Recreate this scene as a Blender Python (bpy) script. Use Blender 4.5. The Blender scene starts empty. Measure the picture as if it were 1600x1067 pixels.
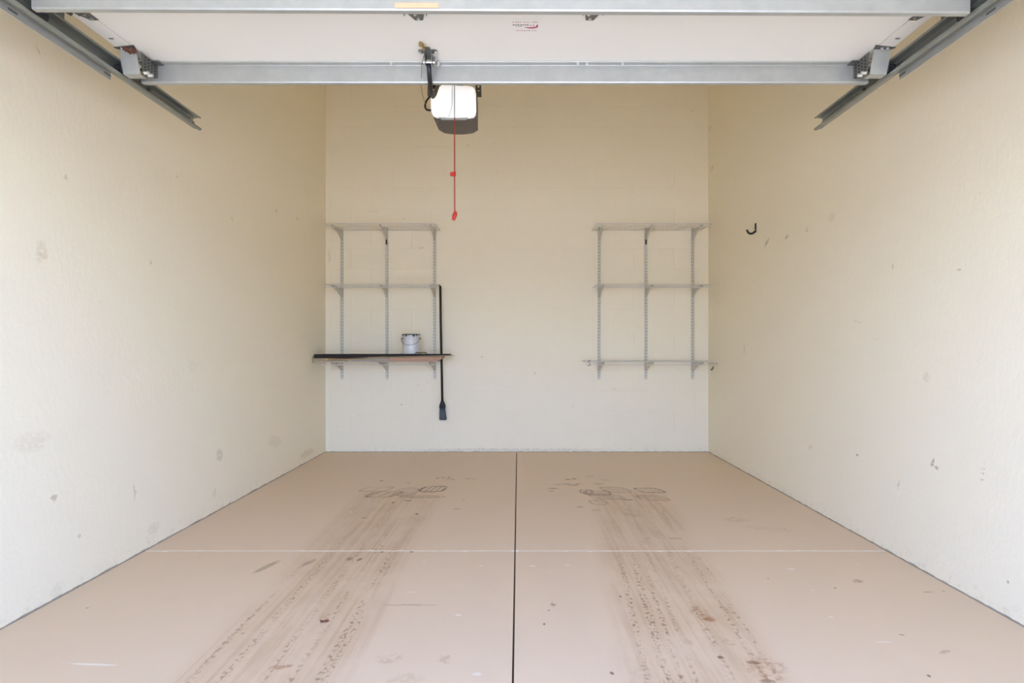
import bpy, bmesh, math, random
from mathutils import Vector, Matrix
random.seed(7)
C = bpy.context.scene.collection
scene = bpy.context.scene

# ------------------------------------------------------------------ camera, sky, sun, exposure
F, VX, VY, CZ = 860.0, 810.0, 541.5, 1.061          # focal length in px, vanishing point, eye height
cd = bpy.data.cameras.new('camera'); cam = bpy.data.objects.new('camera', cd); C.objects.link(cam)
cd.sensor_width = 36.0; cd.lens = 36.0 * F / 1600.0
cd.shift_x = -(VX - 800.0) / 1600.0; cd.shift_y = (VY - 533.5) / 1600.0
cd.clip_start = 0.02; cd.clip_end = 200
cam.location = (0, 0, CZ); cam.rotation_euler = (math.pi / 2, 0, 0)
scene.camera = cam

world = bpy.data.worlds.new('world'); scene.world = world; world.use_nodes = True
wn = world.node_tree.nodes; wl = world.node_tree.links
sky = wn.new('ShaderNodeTexSky'); sky.sky_type = 'NISHITA'; sky.sun_disc = False
sky.sun_elevation = math.radians(52); sky.sun_rotation = math.radians(-60); sky.dust_density = 2.0
hsv = wn.new('ShaderNodeHueSaturation'); hsv.inputs['Saturation'].default_value = 0.70
wl.new(sky.outputs[0], hsv.inputs['Color']); tint = wn.new('ShaderNodeMix'); tint.data_type = 'RGBA'; tint.blend_type = 'MULTIPLY'; tint.inputs[0].default_value = 1.0
tint.inputs[7].default_value = (0.79, 0.968, 1.46, 1)
wl.new(hsv.outputs[0], tint.inputs[6]); wl.new(tint.outputs[2], wn['Background'].inputs['Color'])
wn['Background'].inputs['Strength'].default_value = 0.80

sd = bpy.data.lights.new('sun', 'SUN'); sun = bpy.data.objects.new('sun', sd); C.objects.link(sun)
sd.energy = 7.2; sd.angle = math.radians(0.6); sd.color = (1.0, 0.935, 0.84)
sun.rotation_euler = Vector((0.75, -0.22, -1.0)).to_track_quat('-Z', 'Y').to_euler()
sun.location = (-6, 2, 9)

vs = scene.view_settings
scene.display_settings.display_device = 'sRGB'
vs.view_transform = 'Standard'; vs.look = 'None'; vs.gamma = 1.0; vs.use_curve_mapping = False
vs.exposure = 1.15
scene.cycles.max_bounces = 24; scene.cycles.diffuse_bounces = 12; scene.cycles.glossy_bounces = 6
scene.cycles.use_denoising = True; scene.cycles.use_adaptive_sampling = True; scene.cycles.adaptive_threshold = 0.02

# ------------------------------------------------------------------ materials
class E:
    """tiny expression wrapper over shader math nodes"""
    nt = None
    def __init__(s, v): s.v = v
    @staticmethod
    def op(name, *a, clamp=False):
        n = E.nt.nodes.new('ShaderNodeMath'); n.operation = name; n.use_clamp = clamp
        for i, x in enumerate(a):
            x = x.v if isinstance(x, E) else x
            if isinstance(x, (int, float)): n.inputs[i].default_value = x
            else: E.nt.links.new(x, n.inputs[i])
        return E(n.outputs[0])
    def __add__(s, o): return E.op('ADD', s, o)
    def __radd__(s, o): return E.op('ADD', o, s)
    def __sub__(s, o): return E.op('SUBTRACT', s, o)
    def __rsub__(s, o): return E.op('SUBTRACT', o, s)
    def __mul__(s, o): return E.op('MULTIPLY', s, o)
    def __rmul__(s, o): return E.op('MULTIPLY', o, s)
    def __truediv__(s, o): return E.op('DIVIDE', s, o)
def absE(a): return E.op('ABSOLUTE', a)
def minE(a, b): return E.op('MINIMUM', a, b)
def maxE(a, b): return E.op('MAXIMUM', a, b)
def smooth(a, lo, hi):                       # 0 below lo, 1 above hi (lo may exceed hi)
    n = E.nt.nodes.new('ShaderNodeMapRange'); n.interpolation_type = 'SMOOTHSTEP'
    f, t, x0, x1 = lo, hi, 0.0, 1.0
    if lo > hi: f, t, x0, x1 = hi, lo, 1.0, 0.0
    E.nt.links.new(a.v, n.inputs['Value'])
    for k, v in (('From Min', f), ('From Max', t), ('To Min', x0), ('To Max', x1)): n.inputs[k].default_value = v
    return E(n.outputs['Result'])
def vec(x, y, z):
    n = E.nt.nodes.new('ShaderNodeCombineXYZ')
    for i, a in enumerate((x, y, z)):
        a = a.v if isinstance(a, E) else a
        if isinstance(a, (int, float)): n.inputs[i].default_value = a
        else: E.nt.links.new(a, n.inputs[i])
    return n.outputs[0]
def noise(v, scale, detail=3.0, rough=0.55):
    n = E.nt.nodes.new('ShaderNodeTexNoise'); n.inputs['Scale'].default_value = scale
    n.inputs['Detail'].default_value = detail; n.inputs['Roughness'].default_value = rough
    if v is not None: E.nt.links.new(v, n.inputs['Vector'])
    return E(n.outputs['Fac'])
def mixc(fac, a, b):
    n = E.nt.nodes.new('ShaderNodeMix'); n.data_type = 'RGBA'
    f = fac.v if isinstance(fac, E) else fac
    if isinstance(f, (int, float)): n.inputs['Factor'].default_value = f
    else: E.nt.links.new(f, n.inputs['Factor'])
    for k, x in (('A', a), ('B', b)):
        s = [i for i in n.inputs if i.name == k and i.type == 'RGBA'][0]
        if isinstance(x, tuple): s.default_value = (*x, 1)
        else: E.nt.links.new(x, s)
    return [o for o in n.outputs if o.type == 'RGBA'][0]
def newmat(name):
    m = bpy.data.materials.new(name); m.use_nodes = True; E.nt = m.node_tree
    return m, m.node_tree.nodes['Principled BSDF']
def worldpos():
    g = E.nt.nodes.new('ShaderNodeNewGeometry'); s = E.nt.nodes.new('ShaderNodeSeparateXYZ')
    E.nt.links.new(g.outputs['Position'], s.inputs[0])
    return g.outputs['Position'], E(s.outputs[0]), E(s.outputs[1]), E(s.outputs[2])
def bump(bs, h, strength=0.3, dist=0.003):
    n = E.nt.nodes.new('ShaderNodeBump'); n.inputs['Strength'].default_value = strength
    n.inputs['Distance'].default_value = dist
    E.nt.links.new(h.v, n.inputs['Height']); E.nt.links.new(n.outputs[0], bs.inputs['Normal'])
def simple(name, col, rough=0.5, metal=0.0, var=0.12, scale=30.0, emit=0.0, bmp=0.0):
    m, b = newmat(name)
    tc = E.nt.nodes.new('ShaderNodeTexCoord')
    f = noise(tc.outputs['Object'], scale, 4.0)
    c = mixc(f, tuple(max(0, x * (1 - var)) for x in col), tuple(min(1, x * (1 + var)) for x in col))
    E.nt.links.new(c, b.inputs['Base Color'])
    b.inputs['Roughness'].default_value = rough; b.inputs['Metallic'].default_value = metal
    if emit:
        E.nt.links.new(c, b.inputs['Emission Color']); b.inputs['Emission Strength'].default_value = emit
    if bmp: bump(b, f, bmp, 0.002)
    return m

_groups = {}
def group_node(name, sockets, body):
    """a node group built once: sockets = [(name, type)], body(inputs dict) -> colour socket"""
    if name not in _groups:
        g = bpy.data.node_groups.new(name, 'ShaderNodeTree')
        for n, t in sockets: g.interface.new_socket(n, in_out='INPUT', socket_type=t)
        g.interface.new_socket('Color', in_out='OUTPUT', socket_type='NodeSocketColor')
        keep = E.nt; E.nt = g
        gi = g.nodes.new('NodeGroupInput'); go = g.nodes.new('NodeGroupOutput')
        g.links.new(body({n: E(gi.outputs[n]) for n, t in sockets}), go.inputs[0])
        E.nt = keep; _groups[name] = g
    n = E.nt.nodes.new('ShaderNodeGroup'); n.node_tree = _groups[name]; return n
def feed(n, **kw):
    for k, v in kw.items():
        v = v.v if isinstance(v, E) else v
        if isinstance(v, tuple): n.inputs[k].default_value = (*v, 1)
        elif isinstance(v, (int, float)): n.inputs[k].default_value = v
        else: E.nt.links.new(v, n.inputs[k])
    return n.outputs[0]
FL, CO = 'NodeSocketFloat', 'NodeSocketColor'
def spot_body(i):                              # elliptical mark around (CU, CV), broken up by the grain
    du, dv = i['U'] - i['CU'], i['V'] - i['CV']
    a = (du * i['CS'] + dv * i['SN']) * i['IU']; b = (dv * i['CS'] - du * i['SN']) * i['IV']
    k = smooth(a * a + b * b, 1.0, 0.25) * i['G'] * i['St']
    return mixc(k, i['Base'].v, i['Ink'].v)
def spot(c, u, v, grain, cu, cv, ru, rv, ang, st, col):
    n = group_node('mark', [('Base', CO), ('U', FL), ('V', FL), ('G', FL), ('CU', FL), ('CV', FL), ('CS', FL), ('SN', FL), ('IU', FL), ('IV', FL), ('St', FL), ('Ink', CO)], spot_body)
    return feed(n, Base=c, U=u, V=v, G=grain, CU=cu, CV=cv, CS=math.cos(ang), SN=math.sin(ang), IU=1 / ru, IV=1 / rv, St=st, Ink=col)

WALL = (0.87, 0.795, 0.605)
def wall_mat(name, axis, marks, stucco=True):
    m, b = newmat(name)
    p, x, y, z = worldpos()
    u = y if axis == 'y' else x
    n1 = noise(p, 1.3, 3.0); n2 = noise(p, 9.0, 4.0)
    c = mixc(n1 * 0.5 + n2 * 0.5, tuple(k * 0.97 for k in WALL), tuple(min(1, k * 1.03) for k in WALL))
    # grime at the foot of the wall
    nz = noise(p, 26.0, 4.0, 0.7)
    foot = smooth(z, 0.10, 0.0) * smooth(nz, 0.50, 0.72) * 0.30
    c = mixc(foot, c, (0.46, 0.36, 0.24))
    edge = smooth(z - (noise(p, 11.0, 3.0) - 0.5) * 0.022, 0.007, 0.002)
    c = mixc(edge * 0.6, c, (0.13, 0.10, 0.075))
    # fine specks
    sp = smooth(noise(vec(u * 1.0, z * 0.8, 0.3), 38.0, 1.0), 0.815, 0.84) * 0.55
    c = mixc(sp, c, (0.42, 0.34, 0.26))
    nn = noise(p, 55.0, 3.0); gr = smooth(nn, 0.30, 0.55)
    uw = u + (noise(p, 30.0, 2.0) - 0.5) * 0.035; zw = z + (noise(vec(z, x, y), 30.0, 2.0) - 0.5) * 0.035
    for (mu, mv, ru, rv, ang, st, col) in marks:
        c = spot(c, uw, zw, gr, mu, mv, ru, rv, ang, st * 0.8, col)
    E.nt.links.new(c, b.inputs['Base Color']); b.inputs['Roughness'].default_value = 0.55
    b.inputs['Specular IOR Level'].default_value = 0.3
    if stucco:
        h = noise(vec(x * 1.0, y * 1.0, z * 0.55), 42.0, 5.0, 0.6) + noise(p, 130.0, 2.0) * 0.25
        bump(b, h, 0.24, 0.006)
    else:
        bump(b, noise(p, 160.0, 3.0) + noise(p, 25.0, 3.0) * 0.5, 0.15, 0.002)
    return m

# ---- photograph point -> point on a real surface
def on_left(px, y):
    k = (VX - px) / 1.945; return F / k, CZ + (VY - y) / k          # (Y, Z)
def on_right(px, y):
    k = (px - VX) / 1.916; return F / k, CZ + (VY - y) / k
def on_back(px, y):
    return (px - VX) / 155.0, CZ + (VY - y) / 155.0                  # (X, Z)
def on_floor(px, y):
    k = (y - VY) / CZ; return (px - VX) / k, F / k                   # (X, Y)
DZ = 2.241                                                            # underside of the open door
def on_door(px, y):
    k = (VY - y) / (DZ - CZ); return (px - VX) / k, F / k             # (X, Y)
def at(px, y, Y):
    k = F / Y; return Vector(((px - VX) / k, Y, CZ + (VY - y) / k))

GREY = (0.42, 0.35, 0.25); TAN = (0.52, 0.37, 0.21); DK = (0.20, 0.14, 0.085)
ml = []
for px, y, ru, rv, a, st, col in [(343, 712, .045, .055, .6, .50, GREY), (65, 390, .035, .05, .3, .30, TAN), (63, 402, .03, .03, 0, .30, TAN),
        (50, 690, .10, .05, 0, .18, GREY), (210, 768, .008, .05, .1, .5, DK), (103, 277, .012, .014, 0, .5, TAN), (277, 277, .01, .01, 0, .5, TAN),
        (236, 410, .013, .013, 0, .5, TAN), (432, 330, .025, .02, 0, .55, TAN), (465, 341, .025, .02, 0, .55, TAN), (363, 341, .02, .015, 0, .4, TAN),
        (85, 778, .02, .02, .4, .5, DK), (125, 838, .012, .02, 0, .4, DK), (240, 826, .06, .04, 0, .25, GREY), (90, 925, .03, .05, 0, .15, GREY),
        (430, 690, .15, .06, -.2, .25, TAN), (480, 708, .2, .04, 0, .45, TAN), (335, 770, .03, .03, 0, .3, GREY), (60, 80, .01, .03, .5, .3, DK), (300, 570, .06, .05, 0, .10, GREY)]:
    Y, Z = on_left(px, y); ml.append((Y, Z, ru, rv, a, st, col))
mr = []
for px, y, ru, rv, a, st, col in [(1198, 379, .055, .018, -.6, .75, DK), (1229, 370, .03, .012, -.3, .55, DK), (1261, 359, .018, .018, 0, .4, DK), (1300, 340, .05, .035, 0, .18, GREY),
        (1163, 546, .012, .07, -.1, .55, TAN), (1395, 416, .01, .02, 0, .5, DK), (1499, 422, .012, .008, 0, .5, DK), (1339, 711, .016, .008, 0, .8, DK),
        (1458, 722, .01, .03, .4, .7, DK), (1462, 731, .012, .012, 0, .7, DK), (1538, 722, .012, .006, 0, .5, DK), (1536, 732, .014, .006, 0, .5, DK), (1535, 740, .012, .006, 0, .5, DK), (1535, 749, .014, .006, 0, .5, DK),
        (1575, 910, .006, .011, 0, .95, DK), (1266, 698, .03, .02, 0, .3, GREY), (1447, 588, .03, .03, 0, .25, GREY), (1404, 756, .006, .03, .1, .5, DK), (1340, 503, .06, .006, .1, .3, GREY),
        (1365, 531, .04, .004, 0, .3, GREY), (1178, 440, .03, .01, 0, .2, TAN), (1113, 262, .05, .03, 0, .45, TAN), (1110, 200, .06, .02, 0, .40, TAN)]:
    Y, Z = on_right(px, y); mr.append((Y, Z, ru, rv, a, st, col))
mb = []
for px, y, ru, rv, a, st, col in [(658, 388, .03, .008, .1, .55, DK), (753, 558, .012, .008, 0, .6, DK), (628, 632, .014, .008, 0, .75, DK), (561, 649, .01, .008, 0, .6, DK),
        (667, 597, .008, .03, .2, .3, GREY), (960, 608, .04, .012, 0, .25, GREY), (515, 398, .012, .10, 0, .30, GREY), (835, 583, .02, .01, .6, .3, GREY),
        (731, 227, .01, .01, 0, .6, DK), (1081, 174, .01, .01, 0, .5, DK), (800, 703, 1.2, .02, 0, .4, GREY), (585, 330, .07, .02, 0, .15, GREY), (895, 635, .015, .02, 0, .2, GREY)]:
    X, Z = on_back(px, y); mb.append((X, Z, ru, rv, a, st, col))
M = {}
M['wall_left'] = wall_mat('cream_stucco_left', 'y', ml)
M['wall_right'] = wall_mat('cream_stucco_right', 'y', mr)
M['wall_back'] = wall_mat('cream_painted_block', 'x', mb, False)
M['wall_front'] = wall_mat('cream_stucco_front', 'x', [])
M['ceiling'] = simple('cream_ceiling', (0.87, 0.79, 0.62), 0.7, 0, 0.03, 3.0)

def floor_mat():
    m, b = newmat('painted_concrete')
    p, x, y, z = worldpos()
    base = (0.745, 0.583, 0.405)
    big = noise(p, 1.1, 4.0); mid = noise(p, 7.0, 5.0, 0.6)
    c = mixc(big * 0.5 + mid * 0.5, tuple(k * 0.93 for k in base), tuple(k * 1.07 for k in base))
    fine = noise(p, 60.0, 3.0)
    # --- tyre tracks: two bands of drawn-out streaks
    streakA = noise(vec(x * 34.0, y * 0.55, 0.0), 1.0, 3.0, 0.6)
    streakB = noise(vec(x * 90.0, y * 1.2, 3.0), 1.0, 2.0, 0.6)
    blot = noise(vec(x * 5.0, y * 2.2, 1.0), 1.0, 4.0, 0.65)
    tread = noise(vec(x * 70.0, y * 55.0, 0.0), 1.0, 2.0, 0.5)
    def band(cx, slope, w, y0, y1):
        d = absE(x - (cx + 0.0) - y * slope)
        return smooth(d, w, w * 0.55) * smooth(y, y1, y1 - 0.12) * smooth(y, y0, y0 + 0.3)
    BR = (0.36, 0.215, 0.105)
    bl = band(-0.80, -0.012, 0.34, -0.5, 4.08); br = band(0.45, 0.085, 0.32, -0.5, 4.08)
    both = maxE(bl, br)
    k = both * (smooth(streakA, 0.42, 0.70) * 0.42 + smooth(streakB, 0.5, 0.72) * 0.30) * smooth(blot, 0.25, 0.62)
    c = mixc(k * 0.80, c, BR)
    c = mixc(both * (0.10 + 0.30 * smooth(blot, 0.35, 0.70)), c, (0.52, 0.335, 0.175))
    # tread rows: narrow dotted lines inside the bands
    for cx, sl, w, y0, y1, st in [(-0.61, -0.015, 0.012, 1.6, 3.2, .8), (-0.585, -0.015, 0.008, 1.6, 3.0, .7), (-0.70, -0.014, 0.010, 1.6, 3.6, .6), (-0.93, -0.01, 0.014, 1.6, 3.3, .6), (-1.03, -0.01, 0.012, 1.8, 2.9, .55), (-0.79, -.012, .012, 1.5, 3.9, .5),
                              (0.235, 0.10, 0.012, 1.6, 3.1, .7), (0.30, 0.10, 0.016, 1.6, 3.0, .8), (0.345, 0.10, 0.010, 1.5, 2.8, .8), (0.52, 0.09, 0.014, 1.6, 3.8, .6), (0.66, 0.075, 0.010, 1.6, 3.9, .7), (0.69, 0.08, 0.008, 1.6, 3.3, .6), (0.41, .09, .008, 1.6, 3.9, .5)]:
        d = absE(x - cx - y * sl)
        kk = smooth(d, w * 1.5, w * 0.4) * smooth(y, y1, y1 - 0.5) * smooth(y, y0 - .5, y0 + .1) * smooth(tread, 0.50, 0.62) * smooth(blot, 0.35, 0.55)
        c = mixc(kk * st, c, (0.27, 0.165, 0.09))
    # --- parked-tyre prints: outlined rounded tread blocks with cross bars
    def print_body(i):
        dx, dy = i['U'] - i['CU'], i['V'] - i['CV']
        sx = dx - dy * i['Lean']; u = absE(sx); v = absE(dy)
        r = i['HY'] * 0.75
        qx = maxE(u - (i['HX'] - r), 0.0); qy = maxE(v - (i['HY'] - r), 0.0)
        d = E.op('SQRT', qx * qx + qy * qy) - r                      # signed distance, <0 inside
        ring = smooth(absE(d + 0.008), 0.014, 0.004)
        inside = smooth(d, 0.0, -0.01)
        bar = smooth(absE(E.op('FRACT', sx * i['Bars']) - 0.5), 0.34, 0.46) * inside
        kk = maxE(maxE(ring, bar * 0.8), inside * i['Fill']) * i['G'] * minE(i['St'] * 1.25, 1.0)
        return mixc(kk, i['Base'].v, (0.17, 0.10, 0.05))
    gfine = smooth(fine, 0.22, 0.5)
    xw = x + (noise(p, 16.0, 5.0, 0.75) - 0.5) * 0.13; yw = y + (noise(vec(y, z, x), 16.0, 5.0, 0.75) - 0.5) * 0.13
    gbig = smooth(noise(vec(x, y, 5.0), 30.0, 5.0, 0.7), 0.40, 0.60)
    xs_ = x + (noise(p, 20.0, 2.0) - 0.5) * 0.015; ys_ = y + (noise(vec(y, z, x), 20.0, 2.0) - 0.5) * 0.02
    gpr = smooth(fine, 0.25, 0.5) * smooth(mid, 0.30, 0.5)
    for a in [((677, 764), .098, .085, 26.0, .85, .22, .10), ((601, 772), .11, .085, 14.0, .55, .45, .06), ((588, 764), .11, .07, 10.0, .30, .45, .05),
              ((635, 768), .085, .12, 22.0, .25, .1, .45), ((660, 776), .16, .03, 9.0, .35, .1, .4), ((1015, 766), .098, .07, 30.0, .60, -.45, .10), ((1020, 778), .098, .07, 20.0, .35, -.45, .25),
              ((962, 765), .10, .09, 28.0, .35, -.4, .35), ((933, 770), .10, .07, 34.0, .50, -.1, .3), ((916, 768), .05, .075, 12.0, .50, 0.0, .05), ((948, 776), .11, .07, 8.0, .35, -.5, .35), ((935, 785), .06, .06, 18.0, .30, -.3, 0.05)]:
        X, Y = on_floor(*a[0])
        n = group_node('tyre_print', [('Base', CO), ('U', FL), ('V', FL), ('G', FL), ('CU', FL), ('CV', FL), ('HX', FL), ('HY', FL), ('Bars', FL), ('St', FL), ('Lean', FL), ('Fill', FL)], print_body)
        c = feed(n, Base=c, U=xs_, V=ys_, G=gpr, CU=X, CV=Y, HX=a[1], HY=a[2], Bars=a[3], St=a[4], Lean=a[5], Fill=a[6])
    # --- single marks
    RU = (0.36, 0.15, 0.06); BN = (0.22, 0.13, 0.07); TN = (0.46, 0.32, 0.17)
    for px, yy, ru, rv, a, st, col in [(697, 746, .05, .03, .2, .8, BN), (703, 749, .05, .025, -.3, .7, BN), (735, 748, .07, .035, -.1, .45, BN), (684, 747, .02, .02, 0, .6, BN), (596, 751, .02, .02, 0, .6, BN), (638, 755, .015, .015, 0, .6, BN),
            (614, 785, .015, .02, 0, .9, BN), (637, 782, .035, .015, 0, .8, BN), (651, 803, .014, .02, .4, .9, BN), (653, 810, .06, .07, .8, .25, TN), (569, 809, .025, .015, 0, .5, BN), (713, 795, .03, .02, 0, .4, RU), (724, 780, .015, .02, 0, .4, TN),
            (887, 749, .03, .02, 0, .7, BN), (897, 748, .03, .02, 0, .8, BN), (885, 756, .05, .02, 0, .55, BN), (895, 758, .05, .02, 0, .5, BN), (904, 756, .04, .04, 0, .45, BN), (864, 763, .05, .02, 0, .6, BN), (872, 757, .04, .018, 0, .45, BN), (861, 767, .03, .02, 0, .4, BN),
            (921, 744, .05, .015, 0, .4, BN), (936, 756, .05, .02, 0, .45, BN), (946, 750, .05, .02, -.2, .3, BN), (906, 792, .03, .015, 0, .6, BN), (931, 797, .04, .02, 0, .35, RU), (981, 781, .05, .02, 0, .65, BN), (990, 805, .09, .05, -.6, .5, TN), (984, 797, .12, .03, -.3, .35, TN),
            (1055, 841, .05, .02, 0, .55, TN), (1012, 841, .022, .018, .3, .5, TN), (1150, 812, .09, .06, 0, .35, TN), (1200, 826, .16, .05, -.3, .22, TN), (1100, 960, .045, .07, .5, .65, RU), (1108, 968, .03, .018, 0, .7, RU), (1136, 953, .03, .05, .4, .5, RU), (1142, 1003, .03, .03, 0, .55, TN), (1075, 1004, .03, .025, 0, .45, TN),
            (1126, 1027, .013, .014, 0, .9, BN), (1178, 1035, .03, .012, -.2, .8, BN), (1200, 1064, .03, .012, 0, .7, BN), (1195, 1045, .08, .09, -.6, .45, RU), (970, 932, .007, .01, 0, .9, BN), (850, 975, .006, .01, 0, .9, BN), (956, 1052, .009, .012, 0, .9, BN),
            (610, 1030, .045, .04, 0, .40, TN), (694, 1029, .028, .03, 0, .55, TN), (635, 1062, .07, .04, 0, .3, TN), (562, 874, .012, .025, -.3, .8, BN), (546, 873, .02, .03, -.3, .6, BN), (482, 879, .02, .06, -.35, .5, BN), (417, 885, .022, .10, -.35, .5, BN), (435, 1042, .03, .015, 0, .5, RU), (450, 1040, .02, .01, 0, .6, RU), (507, 963, .03, .04, 0, .4, RU),
            (597, 862, .01, .014, 0, .9, DK), (643, 862, .01, .014, 0, .95, DK), (1005, 1055, .05, .05, 0, .18, GREY), (560, 905, .10, .03, 0, .14, GREY), (640, 945, .14, .008, 0, .35, BN), (1450, 925, .03, .012, 0, .3, BN), (1340, 908, .03, .02, .6, .5, BN), (1305, 918, .006, .008, 0, .9, DK), (1410, 992, .012, .006, 0, .6, BN), (1452, 1056, .007, .009, 0, .9, DK), (1476, 1018, .03, .012, .3, .35, BN)]:
        X, Y = on_floor(px, yy)
        big_ = min(ru, rv) > 0.022
        c = spot(c, xw if big_ else xs_, yw if big_ else ys_, gbig if big_ else gfine, X, Y, ru, rv, a, st, col)
    # pale scuffs and one long pale scratch
    for px, yy, ru, rv, a, st in [(147, 1038, .10, .006, -.06, .9), (832, 884, .02, .01, 0, .7), (887, 883, .015, .01, 0, .6), (716, 961, .015, .012, 0, .6), (745, 1053, .018, .01, 0, .6), (643, 925, .03, .006, 0, .4), (752, 884, .014, .01, 0, .5),
                                  (1236, 889, .025, .014, 0, .55), (1340, 882, .012, .008, 0, .5), (1298, 964, .01, .01, 0, .5), (1380, 1003, .04, .006, 0, .5), (1270, 922, .008, .008, 0, .5), (548, 800, .01, .02, .5, .4), (663, 877, .01, .01, 0, .5)]:
        X, Y = on_floor(px, yy)
        c = spot(c, x, y, 1.0, X, Y, ru, rv, a, st, (0.86, 0.79, 0.70))
    # scattered specks
    vor = E.nt.nodes.new('ShaderNodeTexVoronoi'); vor.inputs['Scale'].default_value = 7.0
    E.nt.links.new(p, vor.inputs['Vector'])
    sc = E.nt.nodes.new('ShaderNodeSeparateColor'); E.nt.links.new(vor.outputs['Color'], sc.inputs[0])
    k = smooth(E(vor.outputs['Distance']), 0.055, 0.025) * smooth(E(sc.outputs[0]), 0.70, 0.72)
    c = mixc(k * 0.65, c, BN)
    E.nt.links.new(c, b.inputs['Base Color'])
    r = 0.42 + mid * 0.2
    E.nt.links.new(r.v, b.inputs['Roughness']); b.inputs['Specular IOR Level'].default_value = 0.35
    bump(b, mid + fine * 0.3, 0.10, 0.003)
    return m
M['floor'] = floor_mat()
M['joint_dirt'] = simple('joint_dirt', (0.085, 0.058, 0.036), 0.9, 0, 0.3, 40)
M['filler'] = simple('pale_joint_filler', (0.90, 0.83, 0.72), 0.7, 0, 0.06, 50)
M['drive'] = simple('driveway_concrete', (0.54, 0.50, 0.42), 0.8, 0, 0.10, 2.0)
M['door'] = simple('white_painted_steel', (0.82, 0.79, 0.70), 0.45, 0, 0.015, 4.0)
M['stile_gap'] = simple('dark_seam', (0.22, 0.20, 0.18), 0.7)
M['galv'] = simple('galvanised_steel', (0.46, 0.46, 0.415), 0.45, 0.5, 0.14, 22.0)
M['galvdk'] = simple('dull_galvanised_steel', (0.17, 0.17, 0.15), 0.5, 0.6, 0.18, 24.0)
M['track'] = simple('track_steel', (0.30, 0.31, 0.27), 0.42, 0.65, 0.16, 18.0)
M['hinge'] = simple('shade_dark_hinge_steel', (0.17, 0.165, 0.135), 0.5, 0.4, 0.2, 60.0)  # shade on the hinges is painted into this dark steel colour
M['bolt'] = simple('bright_bolt', (0.75, 0.75, 0.72), 0.3, 0.8, 0.1, 50.0)
M['brass'] = simple('yellow_zinc_bolt', (0.42, 0.30, 0.12), 0.4, 0.7, 0.2, 80.0)
M['black'] = simple('black_plastic', (0.008, 0.008, 0.008), 0.6, 0, 0.2, 40.0)
M['blackmetal'] = simple('black_painted_steel', (0.018, 0.018, 0.02), 0.4, 0.2, 0.2, 40.0)
M['nylon'] = simple('dark_roller', (0.03, 0.03, 0.03), 0.5)
M['nest'] = simple('brown_clump', (0.13, 0.05, 0.03), 0.8, 0, 0.8, 90.0, bmp=0.6)
M['orange'] = simple('orange_film', (0.84, 0.47, 0.27), 0.6, 0, 0.12, 20.0)
M['housing'] = simple('grey_brown_housing', (0.115, 0.098, 0.078), 0.5, 0.1, 0.08, 30.0)
M['lens'] = simple('white_lens', (0.92, 0.92, 0.92), 0.35, 0, 0.01, 5.0, emit=0.27)
M['lensclear'] = simple('grey_lens_edge', (0.45, 0.48, 0.47), 0.3, 0, 0.05, 20.0)
M['strap'] = simple('perforated_angle_steel', (0.15, 0.14, 0.12), 0.5, 0.5, 0.12, 30.0)
M['red'] = simple('red_plastic', (0.62, 0.03, 0.02), 0.45, 0, 0.1, 40.0)
M['redcord'] = simple('red_cord', (0.42, 0.05, 0.03), 0.7, 0, 0.15, 90.0)
M['greywire'] = simple('grey_wire', (0.30, 0.31, 0.32), 0.5)
M['brownwire'] = simple('brown_wire', (0.20, 0.12, 0.07), 0.6)
M['shelf'] = simple('pale_coated_wire', (0.66, 0.645, 0.59), 0.4, 0.05, 0.05, 30.0)
M['upright'] = simple('zinc_grey_upright', (0.56, 0.54, 0.47), 0.5, 0.0, 0.08, 40.0)
M['can'] = simple('grey_white_can', (0.66, 0.66, 0.65), 0.4, 0.10, 0.14, 30.0)
M['candark'] = simple('can_rim_paint_drip', (0.09, 0.085, 0.075), 0.5, 0.2, 0.3, 70.0)
M['cardboard_tan'] = simple('olive_tan_cardboard', (0.40, 0.32, 0.18), 0.8, 0, 0.15, 30.0)
M['cardboard_pink'] = simple('reddish_brown_cardboard', (0.46, 0.27, 0.18), 0.8, 0, 0.12, 30.0)
M['cardboard_brown'] = simple('brown_cardboard', (0.30, 0.19, 0.09), 0.8, 0, 0.2, 30.0)
M['cardboard_grey'] = simple('greyish_cardboard', (0.36, 0.30, 0.24), 0.8, 0, 0.15, 30.0)
M['darkpanel'] = simple('dark_brown_panel', (0.016, 0.010, 0.006), 0.75, 0, 0.3, 30.0)
M['bristle'] = simple('slate_bristles', (0.075, 0.09, 0.11), 0.8, 0, 0.3, 120.0, bmp=0.5)
M['leaf'] = simple('dry_brown_leaf', (0.20, 0.075, 0.04), 0.7, 0, 0.4, 60.0)
M['leaf2'] = simple('dry_tan_leaf', (0.36, 0.25, 0.12), 0.7, 0, 0.3, 60.0)
M['stickred'] = simple('dark_red_ink', (0.42, 0.02, 0.05), 0.6)
M['stickpale'] = simple('faded_red_ink', (0.60, 0.36, 0.33), 0.6)
M['stickblack'] = simple('dark_ink', (0.20, 0.18, 0.16), 0.6)
M['sticker'] = simple('sticker_film', (0.81, 0.78, 0.70), 0.4, 0, 0.01)

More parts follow.
